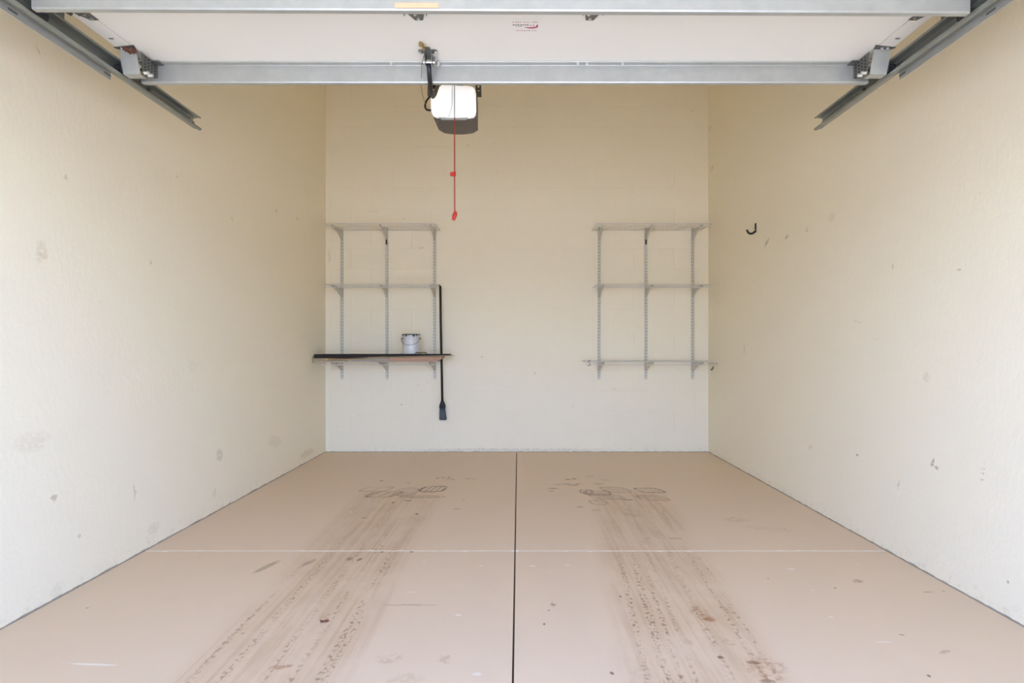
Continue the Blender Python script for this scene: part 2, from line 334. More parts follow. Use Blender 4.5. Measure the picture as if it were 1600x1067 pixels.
# ------------------------------------------------------------------ geometry helpers
class MB:
    def __init__(s): s.bm = bmesh.new()
    def box(s, x0, x1, y0, y1, z0, z1, bev=0.0):
        vs_ = [s.bm.verts.new((x, y, z)) for x in (x0, x1) for y in (y0, y1) for z in (z0, z1)]
        fs = [s.bm.faces.new([vs_[i] for i in q]) for q in ((0, 1, 3, 2), (4, 6, 7, 5), (0, 4, 5, 1), (2, 3, 7, 6), (0, 2, 6, 4), (1, 5, 7, 3))]
        if bev:
            es = list({e for f in fs for e in f.edges})
            bmesh.ops.bevel(s.bm, geom=es, offset=bev, segments=2, affect='EDGES', profile=0.5)
        return s
    def quadbox(s, pts_front, d):            # prism: polygon pts (Vectors) extruded by vector d
        a = [s.bm.verts.new(p) for p in pts_front]; b = [s.bm.verts.new(Vector(p) + Vector(d)) for p in pts_front]
        n = len(a); s.bm.faces.new(a); s.bm.faces.new(b[::-1])
        for i in range(n): s.bm.faces.new((a[i], b[i], b[(i + 1) % n], a[(i + 1) % n]))
        return s
    def tube(s, pts, r, seg=8, cap=True):
        pts = [Vector(p) for p in pts]; rings = []
        up = None
        for i, p in enumerate(pts):
            t = (pts[min(i + 1, len(pts) - 1)] - pts[max(i - 1, 0)]).normalized()
            if up is None:
                up = Vector((0, 0, 1)) if abs(t.z) < 0.9 else Vector((1, 0, 0))
            a = t.cross(up).normalized(); b = a.cross(t).normalized(); up = b
            rr = r[i] if isinstance(r, (list, tuple)) else r
            rings.append([s.bm.verts.new(p + a * math.cos(q) * rr + b * math.sin(q) * rr) for q in [2 * math.pi * k / seg for k in range(seg)]])
        for A, B in zip(rings, rings[1:]):
            for k in range(seg): s.bm.faces.new((A[k], A[(k + 1) % seg], B[(k + 1) % seg], B[k]))
        if cap: s.bm.faces.new(rings[0][::-1]); s.bm.faces.new(rings[-1])
        return s
    def lathe(s, prof, c, seg=32):           # prof: (r, z) around the vertical through c
        rings = [[s.bm.verts.new((c[0] + r * math.cos(2 * math.pi * k / seg), c[1] + r * math.sin(2 * math.pi * k / seg), c[2] + z)) for k in range(seg)] for r, z in prof]
        for A, B in zip(rings, rings[1:]):
            for k in range(seg): s.bm.faces.new((A[k], A[(k + 1) % seg], B[(k + 1) % seg], B[k]))
        s.bm.faces.new(rings[0][::-1]); s.bm.faces.new(rings[-1]); return s
    def sweep(s, prof, path, frame, closed=False):   # prof 2D pts, frame(i) -> (origin, axisU, axisV)
        rings = []
        for i in range(len(path)):
            o, u, v = frame(i); rings.append([s.bm.verts.new(o + u * a + v * b) for a, b in prof])
        n = len(prof)
        for A, B in zip(rings, rings[1:]):
            for k in range(n if closed else n - 1): s.bm.faces.new((A[k], B[k], B[(k + 1) % n], A[(k + 1) % n]))
        if closed: s.bm.faces.new(rings[0]); s.bm.faces.new(rings[-1][::-1])
        return s
    def build(s, name, m, parent=None, smooth_=False, solid=0.0):
        bmesh.ops.recalc_face_normals(s.bm, faces=s.bm.faces[:])
        me = bpy.data.meshes.new(name); s.bm.to_mesh(me); s.bm.free()
        me.materials.append(m)
        if smooth_:
            for p in me.polygons: p.use_smooth = True
        o = bpy.data.objects.new(name, me); C.objects.link(o)
        if parent:
            o.parent = parent
            o.matrix_parent_inverse = Matrix.Translation(-Vector(parent.location))
        if solid:
            md = o.modifiers.new('thickness', 'SOLIDIFY'); md.thickness = solid; md.offset = 0
        return o
def tag(o, label, cat, group=None):
    o['label'] = label; o['category'] = cat
    if group: o['group'] = group
    return o
def thing(name, label, cat, loc=(0, 0, 0), group=None):
    o = bpy.data.objects.new(name, None); C.objects.link(o); o.location = loc; o.empty_display_size = 0.1
    return tag(o, label, cat, group)
def struct(o): o['kind'] = 'structure'; return o
def V(*a): return Vector(a)

XL, XR, YB, ZC = -1.945, 1.916, 5.548, 3.90
# ------------------------------------------------------------------ the room shell
floor = struct(MB().box(XL - .05, XR + .05, -0.1, YB + .05, -0.16, -0.012).build('floor', M['joint_dirt']))
JX, JY, G = -0.0175, 2.856, 0.0032
for x0, x1 in ((XL + .004, JX - G), (JX + G, XR - .004)):
    for y0, y1 in ((-0.095, JY - .0025), (JY + .0025, YB - .005)):
        MB().box(x0, x1, y0, y1, -0.10, 0.0, 0.0015).build('concrete_slab', M['floor'], floor)
# ragged pale filler of the cross joint
for xa, xb in ((XL + .01, JX - G), (JX + G, XR - .01)):
    mbx = MB(); n = 90; A = []; B = []
    for i in range(n + 1):
        x = xa + (xb - xa) * i / n
        w0 = 0.0052 + 0.002 * random.random() + (0.012 * random.random() if random.random() < 0.05 else 0)
        w1 = 0.0052 + 0.002 * random.random() + (0.010 * random.random() if random.random() < 0.05 else 0)
        if i == n and xb < 0.2 or i == 0 and xa > -0.2: w0 = w1 = 0.018
        A.append(mbx.bm.verts.new((x, JY - w0, 0.0008))); B.append(mbx.bm.verts.new((x, JY + w1, 0.0008)))
    for i in range(n): mbx.bm.faces.new((A[i], A[i + 1], B[i + 1], B[i]))
    mbx.build('joint_filler', M['filler'], floor)
drive = struct(MB().box(-16, 16, -24, -0.105, -0.2, -0.015).build('driveway', M['drive']))
struct(MB().box(XL - .15, XL, -0.1, YB + .15, -0.16, ZC).build('wall_left', M['wall_left']))
struct(MB().box(XR, XR + .15, -0.1, YB + .15, -0.16, ZC).build('wall_right', M['wall_right']))
struct(MB().box(XL - .15, XR + .15, -0.1, YB + .15, ZC, ZC + .12).build('ceiling', M['ceiling']))
OL, OR, OT = -1.585, 1.478, 2.13
struct(MB().box(XL, OL, -0.1, 0.1, 0.0, ZC).box(OR, XR, -0.1, 0.1, 0.0, ZC).box(OL, OR, -0.1, 0.1, OT, ZC).build('wall_front', M['wall_front']))
wb = struct(MB().box(XL, XR, YB + .003, YB + .15, -0.16, ZC).build('wall_back', M['wall_back']))
CH, BW, JT = 0.2045, 0.4064, 0.0045
blk_me = {}
for row in range(20):
    z0 = row * CH; z1 = min(z0 + CH, ZC)
    off = 1.161 - (0 if row % 2 == 1 else BW / 2)
    k = math.floor((XL - off) / BW)
    while off + k * BW < XR:
        a = max(off + k * BW, XL); bq = min(off + (k + 1) * BW, XR); k += 1
        if bq - a < 0.02: continue
        key = (round(bq - a, 4), round(z1 - z0, 4))
        if key not in blk_me:
            o = MB().box(JT / 2, bq - a - JT / 2, 0.0, 0.004, JT / 2, z1 - z0 - JT / 2, 0.0006).build('concrete_block', M['wall_back'], wb)
            blk_me[key] = o.data
        else:
            o = bpy.data.objects.new('concrete_block', blk_me[key]); C.objects.link(o); o.parent = wb
        o.location = (a, YB + random.uniform(-.0003, .0003), z0)

# ------------------------------------------------------------------ the open overhead door
DL, DR = -1.585, 1.478
DC = (DL + DR) / 2
door = thing('garage_door', 'white sectional overhead door, rolled open under the ceiling', 'garage door', (DC, 1.3, DZ))
edges = [2.355, 1.855, 1.325, 0.795, 0.275]
sections = []
for i in range(4):
    y1, y0 = edges[i] - .003, edges[i + 1] + .003
    s = MB().box(DL + .066, DR - .066, y0, y1, DZ, DZ + .045, .002).build('door_section', M['door'], door); sections.append(s)
    for xa, xb in ((DL, DL + .064), (DR - .064, DR)):
        MB().box(xa, xb, y0, y1, DZ - .0015, DZ + .045, .001).build('end_stile', M['door'], s)
        for yy in (y1 - .10, (y0 + y1) / 2, y0 + .1):
            if i == 0:
                xm = (xa + xb) / 2 + .004 * (1 if xa > 0 else -1)
                MB().box(xm - .008, xm + .008, yy - .003, yy + .003, DZ - .003, DZ).build('stile_notch', M['hinge'], s)
# struts
def strut(Y, zbot, ztop, roll=0.0):
    mbx = MB()
    def P(x, y, z): return V(x, y, z - (x - DC) * roll)
    prof = [(-.026, ztop), (-.024, ztop - .003), (-.001, ztop - .003), (0.0, ztop - .006), (0.0, zbot + .006), (.002, zbot), (.020, zbot), (.022, zbot + .006), (.0205, zbot + .008), (.018, zbot + .003), (.004, zbot + .003), (.003, zbot + .006), (.003, ztop)]
    mbx.sweep(prof, [0, 1], lambda i: (P((-1.577, 1.463)[i], Y, 0), V(0, 1, 0), V(0, 0, 1)), closed=True)
    return mbx
st2 = strut(2.300, 2.163, DZ - .001).build('strut', M['galv'], door)
st1 = strut(1.782, 2.148, DZ - .003, .0046).build('strut', M['galv'], door)
MB().box(-.399, -.2586, 1.7785, 1.7800, 2.1555, 2.1715).build('orange_tape', M['orange'], st1)['label'] = 'faded orange tape strip'
# bolts on the rear strut
for px in (903, 917, 1203 - 230, 611):
    X = (px - VX) / (F / 2.28)
    MB().tube([(X, 2.281, DZ - .012), (X, 2.281, DZ - .003)], .006, 6).build('bolt', M['bolt'], st2)
# hinges between first and second section
def hinge(X, ax, w):
    h = MB()
    h.quadbox([V(X - w, 1.80, DZ - .004), V(X + w, 1.80, DZ - .004), V(X + w, 1.925, DZ - .004), V(X + w * .75, 1.945, DZ - .004), V(ax + .014, 1.985, DZ - .004), V(ax - .014, 1.985, DZ - .004), V(X - w * .75, 1.945, DZ - .004), V(X - w, 1.925, DZ - .004)], (0, 0, .003))
    for sx in (-1, 1):
        h.quadbox([V(X + sx * w, 1.82, DZ - .004), V(X + sx * w, 1.945, DZ - .004), V(X + sx * w, 1.935, DZ - .018), V(X + sx * w, 1.82, DZ - .03)], (-sx * .002, 0, 0))
    h.tube([(X - w * 1.15, 1.858, DZ - .010), (X + w * 1.15, 1.858, DZ - .010)], .006, 8)
    o = h.build('hinge', M['hinge'], door)
    for bx, by in ((ax, 1.972), (ax - .008, 1.948)):
        MB().tube([(bx, by, DZ - .008), (bx, by, DZ - .003)], .006, 6).build('hinge_bolt', M['bolt'], o)
hinge(-.362, -.358, .040); hinge(.262, .257, .036)
for X, ax in ((-1.542, -1.528), (1.435, 1.421)):
    hinge(X, ax, .032)
# top corner brackets with rollers
def corner(sgn):
    def fx(a): return DC + sgn * a                    # a: distance outward from the door centre
    ya, za, yb_, zb = 2.177, DZ - .002, 2.205, 2.153
    a0, a1 = 1.461, 1.529
    mbx = MB().quadbox([V(fx(a0), ya, za), V(fx(a1), ya, za), V(fx(a1), yb_, zb), V(fx(a0), yb_, zb)], (0, .003, .001))
    mbx.box(min(fx(a0), fx(a1)), max(fx(a0), fx(a1)), yb_, yb_ + .035, zb - .002, zb + .001)       # foot flange
    br = mbx.build('corner_bracket', M['galv'], door)
    top = MB().quadbox([V(fx(a0 - .012), 2.150, DZ - .004), V(fx(a1 + .010), 2.165, DZ - .004), V(fx(a1), 2.182, DZ - .004), V(fx(a0), 2.182, DZ - .004)], (0, 0, .0025)).build('mounting_flange', M['galvdk'], br)
    gus = MB()                                         # perforated gusset standing along the strut end
    X = fx(1.452)
    gus.quadbox([V(X, 2.195, DZ - .004), V(X, 2.298, DZ - .004), V(X, 2.298, 2.180), V(X, 2.245, 2.157), V(X, 2.215, 2.157)], (sgn * .002, 0, 0))
    gus.box(min(X, fx(1.425)), max(X, fx(1.425)), 2.262, 2.297, DZ - .008, DZ - .005)
    g = gus.build('gusset', M['galvdk'], br)
    ho = MB()
    for r in range(5):
        for q in range(4):
            ho.tube([(X - sgn * .0012, 2.22 + q * .02, 2.175 + r * .013), (X + sgn * .0005, 2.22 + q * .02, 2.175 + r * .013)], .0035, 6)
    h = ho.build('gusset_hole', M['black'], br); h['kind'] = 'stuff'
    for (yy, zz) in ((2.212, 2.161), (2.236, 2.163)):
        MB().tube([(fx(1.450), yy, zz), (fx(1.432), yy, zz)], .007, 6).build('bolt', M['bolt'], br)
    for q in (-.010, .012):
        MB().tube([(fx(1.495 + q), 2.168, DZ - .012), (fx(1.495 + q), 2.168, DZ - .003)], .006, 8).build('bolt', M['bolt'], br)
    rl = MB().tube([(fx(1.47), 2.226, 2.180), (fx(1.556), 2.226, 2.180)], .0055, 10).build('roller_stem', M['galvdk'], br)
    MB().tube([(fx(1.546), 2.226, 2.180), (fx(1.568), 2.226, 2.180)], .0205, 20).build('roller', M['nylon'], br)
    # slide lug between plate and track
    MB().box(min(fx(1.531), fx(1.538)), max(fx(1.531), fx(1.538)), 2.20, 2.25, 2.160, 2.200).build('slide_lug', M['nylon'], br)
corner(-1); corner(1)
# second-section end rollers, seen above the front strut
for sgn in (-1, 1):
    X = DC + sgn * 1.527
    rb = MB().box(min(X, X - sgn * .05), max(X, X - sgn * .05), 1.825, 1.89, DZ - .012, DZ - .004).build('roller_holder', M['hinge'], door)
    MB().tube([(X - sgn * .03, 1.858, 2.190), (X + sgn * .03, 1.858, 2.190)], .0055, 10).build('roller_stem', M['galvdk'], rb)
    MB().tube([(X + sgn * .021, 1.858, 2.180), (X + sgn * .041, 1.858, 2.180)], .0205, 20).build('roller', M['nylon'], rb)
    MB().box(min(X - sgn * .030, X - sgn * .026), max(X - sgn * .030, X - sgn * .026), 1.835, 1.88, 2.178, DZ - .008).build('holder_tab', M['hinge'], rb)
# printed sticker on the top section (faded print too small to read)
X0, Y0 = on_door(799, 29); X1, Y1 = on_door(845, 49.5)
stk = MB().box(X0, X1, Y0, Y1, DZ - .0012, DZ - .0002).build('printed_sticker', M['sticker'], sections[0]); stk['label'] = 'small sticker with faded red and black print'
def ink(segs, yA, yB, m, name):
    mbx = MB(); z = DZ - .0016
    for a, bq in segs:
        xa, ya = on_door(a, yA); xb, yb2 = on_door(bq, yB)
        mbx.box(xa, xb, ya, yb2, z, z + .0006)
    return mbx.build(name, m, sections[0])
ink([(801, 803), (805, 808), (809, 811), (812, 814), (818, 820), (822, 824), (825.5, 827), (832, 834), (835, 837), (838, 840)], 33.4, 35.0, M['stickpale'], 'faded_print')
ink([(801, 804), (805, 807), (808, 811.5), (813, 816), (817, 819), (820, 822), (823, 826)], 37.6, 39.2, M['stickblack'], 'dark_print')
ink([(805, 807.5), (808.5, 810), (811, 815)], 40.2, 40.9, M['stickblack'], 'dark_print')
ink([(828, 830), (832, 835)], 38.2, 40.2, M['stickpale'], 'faded_print')
ink([(806, 810), (811, 814), (815, 822), (823, 829), (831, 834), (835, 838)], 46.8, 47.8, M['stickpale'], 'faded_print')
sw = MB(); up_ = [(819, 41.4), (824, 42.0), (829, 42.2), (834, 41.8), (838, 40.8), (838.2, 38.4), (840.6, 38.0), (840.4, 42.0), (836, 43.2), (831, 43.9), (826, 43.6), (822, 42.7)]
sw.quadbox([V(*on_door(*q), DZ - .0018) for q in up_], (0, 0, .0006)).build('red_swoosh', M['stickred'], sections[0])
# operator arm bracket on the door
ab = MB()
Xb, Yb = -.363, 2.200
ab.box(Xb - .012, Xb + .014, 2.165, 2.255, DZ - .005, DZ - .001)
ab.quadbox([V(Xb - .036, 2.19, DZ - .006), V(Xb - .030, 2.182, DZ - .006), V(Xb + .034, 2.182, DZ - .006), V(Xb + .040, 2.19, DZ - .006), V(Xb + .034, 2.206, DZ - .006), V(Xb - .030, 2.206, DZ - .006)], (0, 0, .004))
for sx in (-.014, .014):
    ab.quadbox([V(Xb + sx, 2.185, DZ - .004), V(Xb + sx, 2.25, DZ - .004), V(Xb + sx, 2.245, DZ - .038), V(Xb + sx, 2.215, DZ - .042)], (.0025, 0, 0))
abo = ab.build('arm_bracket', M['galvdk'], door)
for bx in (Xb - .030, Xb + .034): MB().tube([(bx, 2.194, DZ - .012), (bx, 2.194, DZ - .005)], .0065, 6).build('bolt', M['bolt'], abo)
MB().tube([(Xb - .012, 2.135, DZ - .006), (Xb - .008, 2.165, DZ - .010)], .0065, 8).tube([(Xb - .016, 2.132, DZ - .002), (Xb - .016, 2.132, DZ - .016)], .0075, 6).tube([(Xb - .019, 2.150, DZ - .004), (Xb + .003, 2.150, DZ - .004)], .004, 6).build('yellow_bolt', M['brass'], abo)
MB().tube([(Xb - .022, 2.232, DZ - .028), (Xb + .024, 2.232, DZ - .028)], .0055, 8).build('clevis_pin', M['bolt'], abo)
MB().tube([(-.338, 2.24, DZ - .018), (-.338, 2.24, DZ - .004)], .008, 6).build('bolt', M['galv'], abo)
MB().tube([(-.332, 2.272, DZ - .020), (-.332, 2.272, DZ - .004)], .008, 6).build('bolt', M['bolt'], st2)

# brown clump on the left corner bracket: rough lumps
cl = bmesh.new(); cc = MB(); cc.bm.free(); cc.bm = cl
for (px, y, r) in [(190, 71.5, .008), (195, 73, .010), (200, 75, .011), (205, 78, .011), (209, 80, .009), (203, 82, .006), (198, 78, .008), (193, 75, .007)]:
    p = at(px, y, 2.166)
    ret = bmesh.ops.create_icosphere(cl, subdivisions=2, radius=r, matrix=Matrix.Translation(p))
    for v in ret['verts']: v.co += (v.co - p) * random.uniform(-.35, .35)
tag(cc.build('mud_clump', M['nest']), 'small rough reddish-brown clump stuck on top of left door corner bracket', 'clump')

# ------------------------------------------------------------------ door tracks
def track(sgn, label):
    def fx(a): return DC + sgn * a
    root = thing('door_track', label, 'door track', (fx(1.58), 2.0, 0.02), 'overhead door tracks')
    zc = 2.180; r = 0.35
    path = [V(0, .175, .03), V(0, .175, zc - r)]
    for k in range(1, 10):
        t = math.pi / 2 * k / 10; path.append(V(0, .175 + r - r * math.cos(t), zc - r + r * math.sin(t)))
    path += [V(0, .175 + r, zc), V(0, 1.2, zc), V(0, 2.0, zc), V(0, 2.758, zc)]
    def frame(i):
        t = (path[min(i + 1, len(path) - 1)] - path[max(i - 1, 0)]).normalized()
        n = V(0, -t.z, t.y)
        return V(DC, path[i].y, path[i].z), V(sgn, 0, 0), n
    prof = [(1.542, .023), (1.536, .027), (1.540, .029), (1.572, .025), (1.578, .020), (1.578, -.020), (1.572, -.026), (1.556, -.030), (1.544, -.036), (1.536, -.034), (1.535, -.027), (1.540, -.024)]
    MB().sweep(prof, path, frame).build('track_channel', M['track'], root, solid=.002)
    # stiffening angle on the wall side, ending near the rear strut
    xa, xb = fx(1.5795), fx(1.5825)
    an = MB().box(min(xa, xb), max(xa, xb), .62, 2.205, 2.128, 2.205)
    an.box(min(xa, fx(1.612)), max(xa, fx(1.612)), .62, 2.205, 2.202, 2.205)
    ao = an.build('stiffening_angle', M['galv'], root)
    for yy in (1.62, 1.76, 2.17, 1.2):
        MB().box(min(fx(1.579), fx(1.5805)), max(fx(1.579), fx(1.5805)), yy, yy + .035, 2.140, 2.147).build('slot', M['galvdk'], ao)
    # hanger from the ceiling behind the strut, with its bolts through the web
    hx0, hx1 = fx(1.580), fx(1.583)
    MB().box(min(hx0, hx1), max(hx0, hx1), 2.405, 2.437, 2.186, ZC).box(min(hx0, fx(1.612)), max(hx0, fx(1.612)), 2.434, 2.437, 2.186, ZC).build('hanger', M['galvdk'], root)
    MB().tube([(fx(1.562), 2.42, 2.192), (fx(1.592), 2.42, 2.192)], .0065, 8).build('hanger_bolt', M['galvdk'], root)
    MB().box(min(fx(1.580), fx(1.86)), max(fx(1.580), fx(1.86)), 2.40, 2.404, 3.2, 3.23).build('hanger_brace', M['galvdk'], root)
    for zz in (.4, 1.0, 1.6):                          # jamb brackets of the upright run
        MB().box(min(fx(1.579), fx(1.60)), max(fx(1.579), fx(1.60)), .100, .19, zz, zz + .05).build('jamb_bracket', M['galv'], root)
    # end stop, a small bolt near the rear end
    MB().tube([(fx(1.558), 2.735, 2.175), (fx(1.584), 2.735, 2.175)], .005, 8).build('end_bolt', M['brass'] if sgn < 0 else M['bolt'], root)
track(-1, 'galvanised overhead door track along the left wall')
track(1, 'galvanised overhead door track along the right wall')

# ------------------------------------------------------------------ the door opener
OX = -.386
op = thing('garage_door_opener', 'ceiling-hung garage door opener with white lens and red pull cord', 'door opener', (OX, 3.4, 2.42))
YF, YR = 3.27, 3.50
def hp(px, y, Y=YF): return at(px, y, Y)
# housing: lens-shaped front outline swept back, belly sagging behind the lens
z0 = hp(700, 182).z; zt = hp(700, 134).z
xl, xr = hp(676, 150).x, hp(745, 150).x
hb = MB(); rows = []
for (yy, zb, bulge, wa, wb2, ztp) in [(YF + .012, z0 + .012, .0, 0, -.004, zt - .010), (YF + .03, z0 - .006, .006, 0, -.001, zt - .002), (YF + .10, z0 - .008, .010, .003, -.004, zt - .002), (YF + .20, z0 - .008, .013, .006, -.008, zt - .004), (YR, z0 - .004, .015, .008, -.010, zt - .006), (YR + .03, z0 + .02, .012, .015, -.02, zt - .02)]:
    ring = []; n = 8
    a, bq = xl + wa, xr + wb2
    for k in range(n + 1):                              # bottom, left to right
        t = k / n; c = 4 * t * (1 - t)
        ring.append(V(a + (bq - a) * t, yy, zb - bulge * c + .012 * (1 if k in (0, n) else 0)))
    ring += [V(bq, yy, zb + .05), V(bq, yy, ztp - .02), V(bq - .02, yy, ztp), V(a + .05, yy, ztp), V(a, yy, ztp - .05), V(a, yy, zb + .05)]
    rows.append([hb.bm.verts.new(p) for p in ring])
for A, B in zip(rows, rows[1:]):
    n = len(A)
    for k in range(n): hb.bm.faces.new((A[k], B[k], B[(k + 1) % n], A[(k + 1) % n]))
hb.bm.faces.new(rows[0]); hb.bm.faces.new(rows[-1][::-1])
hs = hb.build('motor_housing', M['housing'], op)
for k in range(3):
    MB().tube([(xl + .022 + .006 * k, YF + .06 + .05 * k, z0 - .012), (xl + .022 + .006 * k, YF + .06 + .05 * k, z0 - .002)], .003, 6).build('housing_screw', M['bolt'], hs)
# white light lens: chamfered upper left corner, rounded others, slightly domed
out = [(690, 133.5), (733, 135.0), (739, 136.5), (742.5, 140.5), (743.5, 146), (744, 172), (743, 178), (739.5, 181.5), (733, 182.8), (708, 183.5), (682, 182), (677, 180), (674.2, 175.5), (673.2, 168), (673.0, 148), (675, 145)]
lb = MB(); cpt = hp(709, 159)
ringsL = []
for (sc_, dy) in ((1.0, .026), (1.0, .0), (.975, -.010), (.90, -.017), (.6, -.022)):
    ringsL.append([lb.bm.verts.new(V(cpt.x + (hp(*q).x - cpt.x) * sc_, YF + dy, cpt.z + (hp(*q).z - cpt.z) * sc_)) for q in out])
for A, B in zip(ringsL, ringsL[1:]):
    n = len(A)
    for k in range(n): lb.bm.faces.new((A[k], B[k], B[(k + 1) % n], A[(k + 1) % n]))
lb.bm.faces.new(ringsL[-1]); lb.bm.faces.new(ringsL[0][::-1])
lens = lb.build('light_lens', M['lens'], op, True)
lens['label'] = 'white translucent light lens'
MB().quadbox([V(hp(685, 181).x, YF + .004, hp(685, 181.6).z - .002), V(hp(732, 181).x, YF + .004, hp(732, 181.6).z - .002), V(hp(727, 184).x, YF + .004, hp(727, 185).z), V(hp(690, 184).x, YF + .004, hp(690, 185).z)], (0, .02, 0)).build('lens_lip', M['lensclear'], op)
# rail, trolley
rz = zt + .012
MB().box(OX - .016, OX + .016, .12, YF + .18, rz, rz + .036, .003).build('rail', M['galv'], op)
MB().box(OX - .03, OX + .03, .101, .13, rz - .01, rz + .06).build('header_bracket', M['galvdk'], op)
tr = MB().box(OX - .026, OX + .026, 2.98, 3.22, rz - .030, rz - .001, .004).build('trolley', M['black'], op)
MB().box(OX - .012, OX + .016, 3.235, 3.262, rz - .018, rz).build('rail_stop', M['bolt'], op)
MB().box(OX + .02, OX + .055, YF + .01, YF + .06, zt - .002, zt + .012).build('sprocket_cover', M['galvdk'], op)
# arm from the door bracket back under the strut and up to the trolley
armp = [(-.3635, 2.232, DZ - .030), (-.3655, 2.262, 2.176), (-.368, 2.30, 2.152), (-.372, 2.352, 2.1445), (-.373, 2.40, 2.152), (-.374, 2.46, 2.190), (-.376, 2.58, 2.290), (-.380, 2.80, 2.440), (-.385, 3.02, rz - .024)]
MB().tube(armp, [.0095, .0095, .0095, .0095, .010, .010, .009, .009, .009], 10).build('door_arm', M['blackmetal'], op, True)
# perforated hanging angles
def strap(p0, p1, Y):
    xa, xb = (p0 - VX) / (F / Y), (p1 - VX) / (F / Y); zb = at(0, 146.0, Y).z
    w = xb - xa
    mbx = MB(); nx, nz = 3, 44; dz = (ZC - zb) / nz; th = .003
    xs = [xa, xa + w * .34, xa + w * .66, xb]
    for i in range(nz):
        zA, zB = zb + i * dz, zb + (i + 1) * dz
        for j in range(3):
            if j == 1 and i % 1 == 0:
                mbx.box(xs[j], xs[j + 1], Y, Y + th, zA, zA + dz * .30); mbx.box(xs[j], xs[j + 1], Y, Y + th, zB - dz * .30, zB)
            elif True:
                mbx.box(xs[j], xs[j + 1], Y, Y + th, zA, zB)
    mbx.box(xa, xa + th, Y, Y + .03, zb, ZC)
    return mbx.build('hanging_angle', M['strap'], op)
strap(668, 674.5, 3.40); strap(743, 752, 3.40)
MB().box((668 - VX) / (F / 3.4), (752 - VX) / (F / 3.4), 3.404, 3.430, zt + .004, zt + .030).build('cross_angle', M['strap'], op)
tb = MB().tube([at(680, 134, 3.38), at(692, 132, 3.36)], .010, 8).tube([at(679, 131, 3.38), at(679, 138, 3.38)], .012, 8).build('sprocket', M['black'], op)
# cables
def spl(pts, n=6):
    P = [Vector(p) for p in pts]; out_ = []
    for i in range(len(P) - 1):
        a, b_, c_, d = P[max(i - 1, 0)], P[i], P[i + 1], P[min(i + 2, len(P) - 1)]
        for k in range(n):
            t = k / n
            out_.append(0.5 * ((2 * b_) + (c_ - a) * t + (2 * a - 5 * b_ + 4 * c_ - d) * t * t + (3 * b_ - a - 3 * c_ + d) * t ** 3))
    out_.append(P[-1]); return out_
MB().tube(spl([at(675, 149, 3.36), at(669, 154, 3.37), at(665, 161, 3.38), at(664.5, 168, 3.38), at(668, 172, 3.37), at(676, 172, 3.34)]), .0055, 8).build('power_cable', M['black'], op, True)
MB().tube(spl([at(663, 84, 2.225), at(659.5, 100, 2.262), at(658.3, 115, 2.268), at(658.5, 133, 2.40), at(660, 147, 2.7), at(664, 160, 3.1), at(668, 168, 3.3), at(676, 176, 3.36)]), .0014, 6).build('thin_wire', M['brownwire'], op, True)
MB().tube(spl([at(707, 131, 3.22), at(706.5, 150, 3.222), at(706, 165, 3.222), at(703, 177, 3.225), at(700, 182.5, 3.24)]), .0016, 6).build('thin_wire', M['greywire'], op, True)
# release cord
XC, YC = -.3722, 3.20
k = F / YC
def cz(y): return CZ + (VY - y) / k
MB().tube([(XC, YC, rz - .02), (XC + .001, YC, cz(184))], .0028, 8).build('release_wire', M['greywire'], op)
cord = MB().tube([(XC + .001, YC, cz(184)), (XC + .001, YC, cz(272)), (XC + .002, YC, cz(333))], .0034, 8).build('pull_cord', M['redcord'], op)
MB().box(XC - .020, XC + .001, YC - .006, YC + .006, cz(275), cz(269)).tube([(XC - .026, YC, cz(273.5)), (XC - .012, YC, cz(273.5))], .004, 6).tube([(XC - .026, YC, cz(270.5)), (XC - .012, YC, cz(270.5))], .003, 6).tube([(XC + .002, YC, cz(268)), (XC + .002, YC, cz(275))], .007, 8).build('cord_knot', M['red'], cord)
MB().tube([(XC + .007, YC, cz(330)), (XC + .005, YC, cz(333)), (XC - .001, YC + .004, cz(338)), (XC - .007, YC + .006, cz(343.5))], [.006, .012, .013, .009], 10).tube([(XC + .006, YC, cz(333)), (XC + .010, YC, cz(337))], .006, 8).build('pull_handle', M['red'], cord)

# ------------------------------------------------------------------ twin-slot wire shelving
YW = YB - .001
def make_upright(X, parent, clip, dx=0.0):
    zb, zt_ = .735, 2.262; n = 48; p = (zt_ - zb) / n; d = .013; w = .0127
    cols = [-w, -.0103, -.0018, .0018, .0103, w]
    mbx = MB(); yf = YW - d
    def X_(c, z): return X + c + dx * (z - zb)
    zs = []
    for i in range(n): zs += [zb + i * p, zb + i * p + p * .27, zb + i * p + p * .73]
    zs.append(zt_)
    grid = [[mbx.bm.verts.new((X_(c, z), yf, z)) for c in cols] for z in zs]
    for i in range(len(zs) - 1):
        for j in range(5):
            if i % 3 == 1 and j in (1, 3): continue
            mbx.bm.faces.new((grid[i][j], grid[i][j + 1], grid[i + 1][j + 1], grid[i + 1][j]))
    for c in (0, 5):
        bk = [mbx.bm.verts.new((X_(cols[c], z), YW, z)) for z in (zb, zt_)]
        mbx.bm.faces.new([grid[i][c] for i in range(len(zs))] + [bk[1], bk[0]])
    o = mbx.build('upright', M['upright'], parent)
    if clip:
        zc_ = CZ + (VY - 377) / 156.0
        c = MB().box(X_(-.0075, zc_) , X_(.0065, zc_), yf - .004, yf - .0005, zc_ - .029, zc_ + .029, .002).build('black_clip', M['black'], o); c['label'] = 'black clip on the upright'
        MB().box(X_(-.010, zc_), X_(.010, zc_), yf - .0015, yf - .0003, zc_ - .13, zc_ - .033).build('pale_strip', M['shelf'], o)
    return o
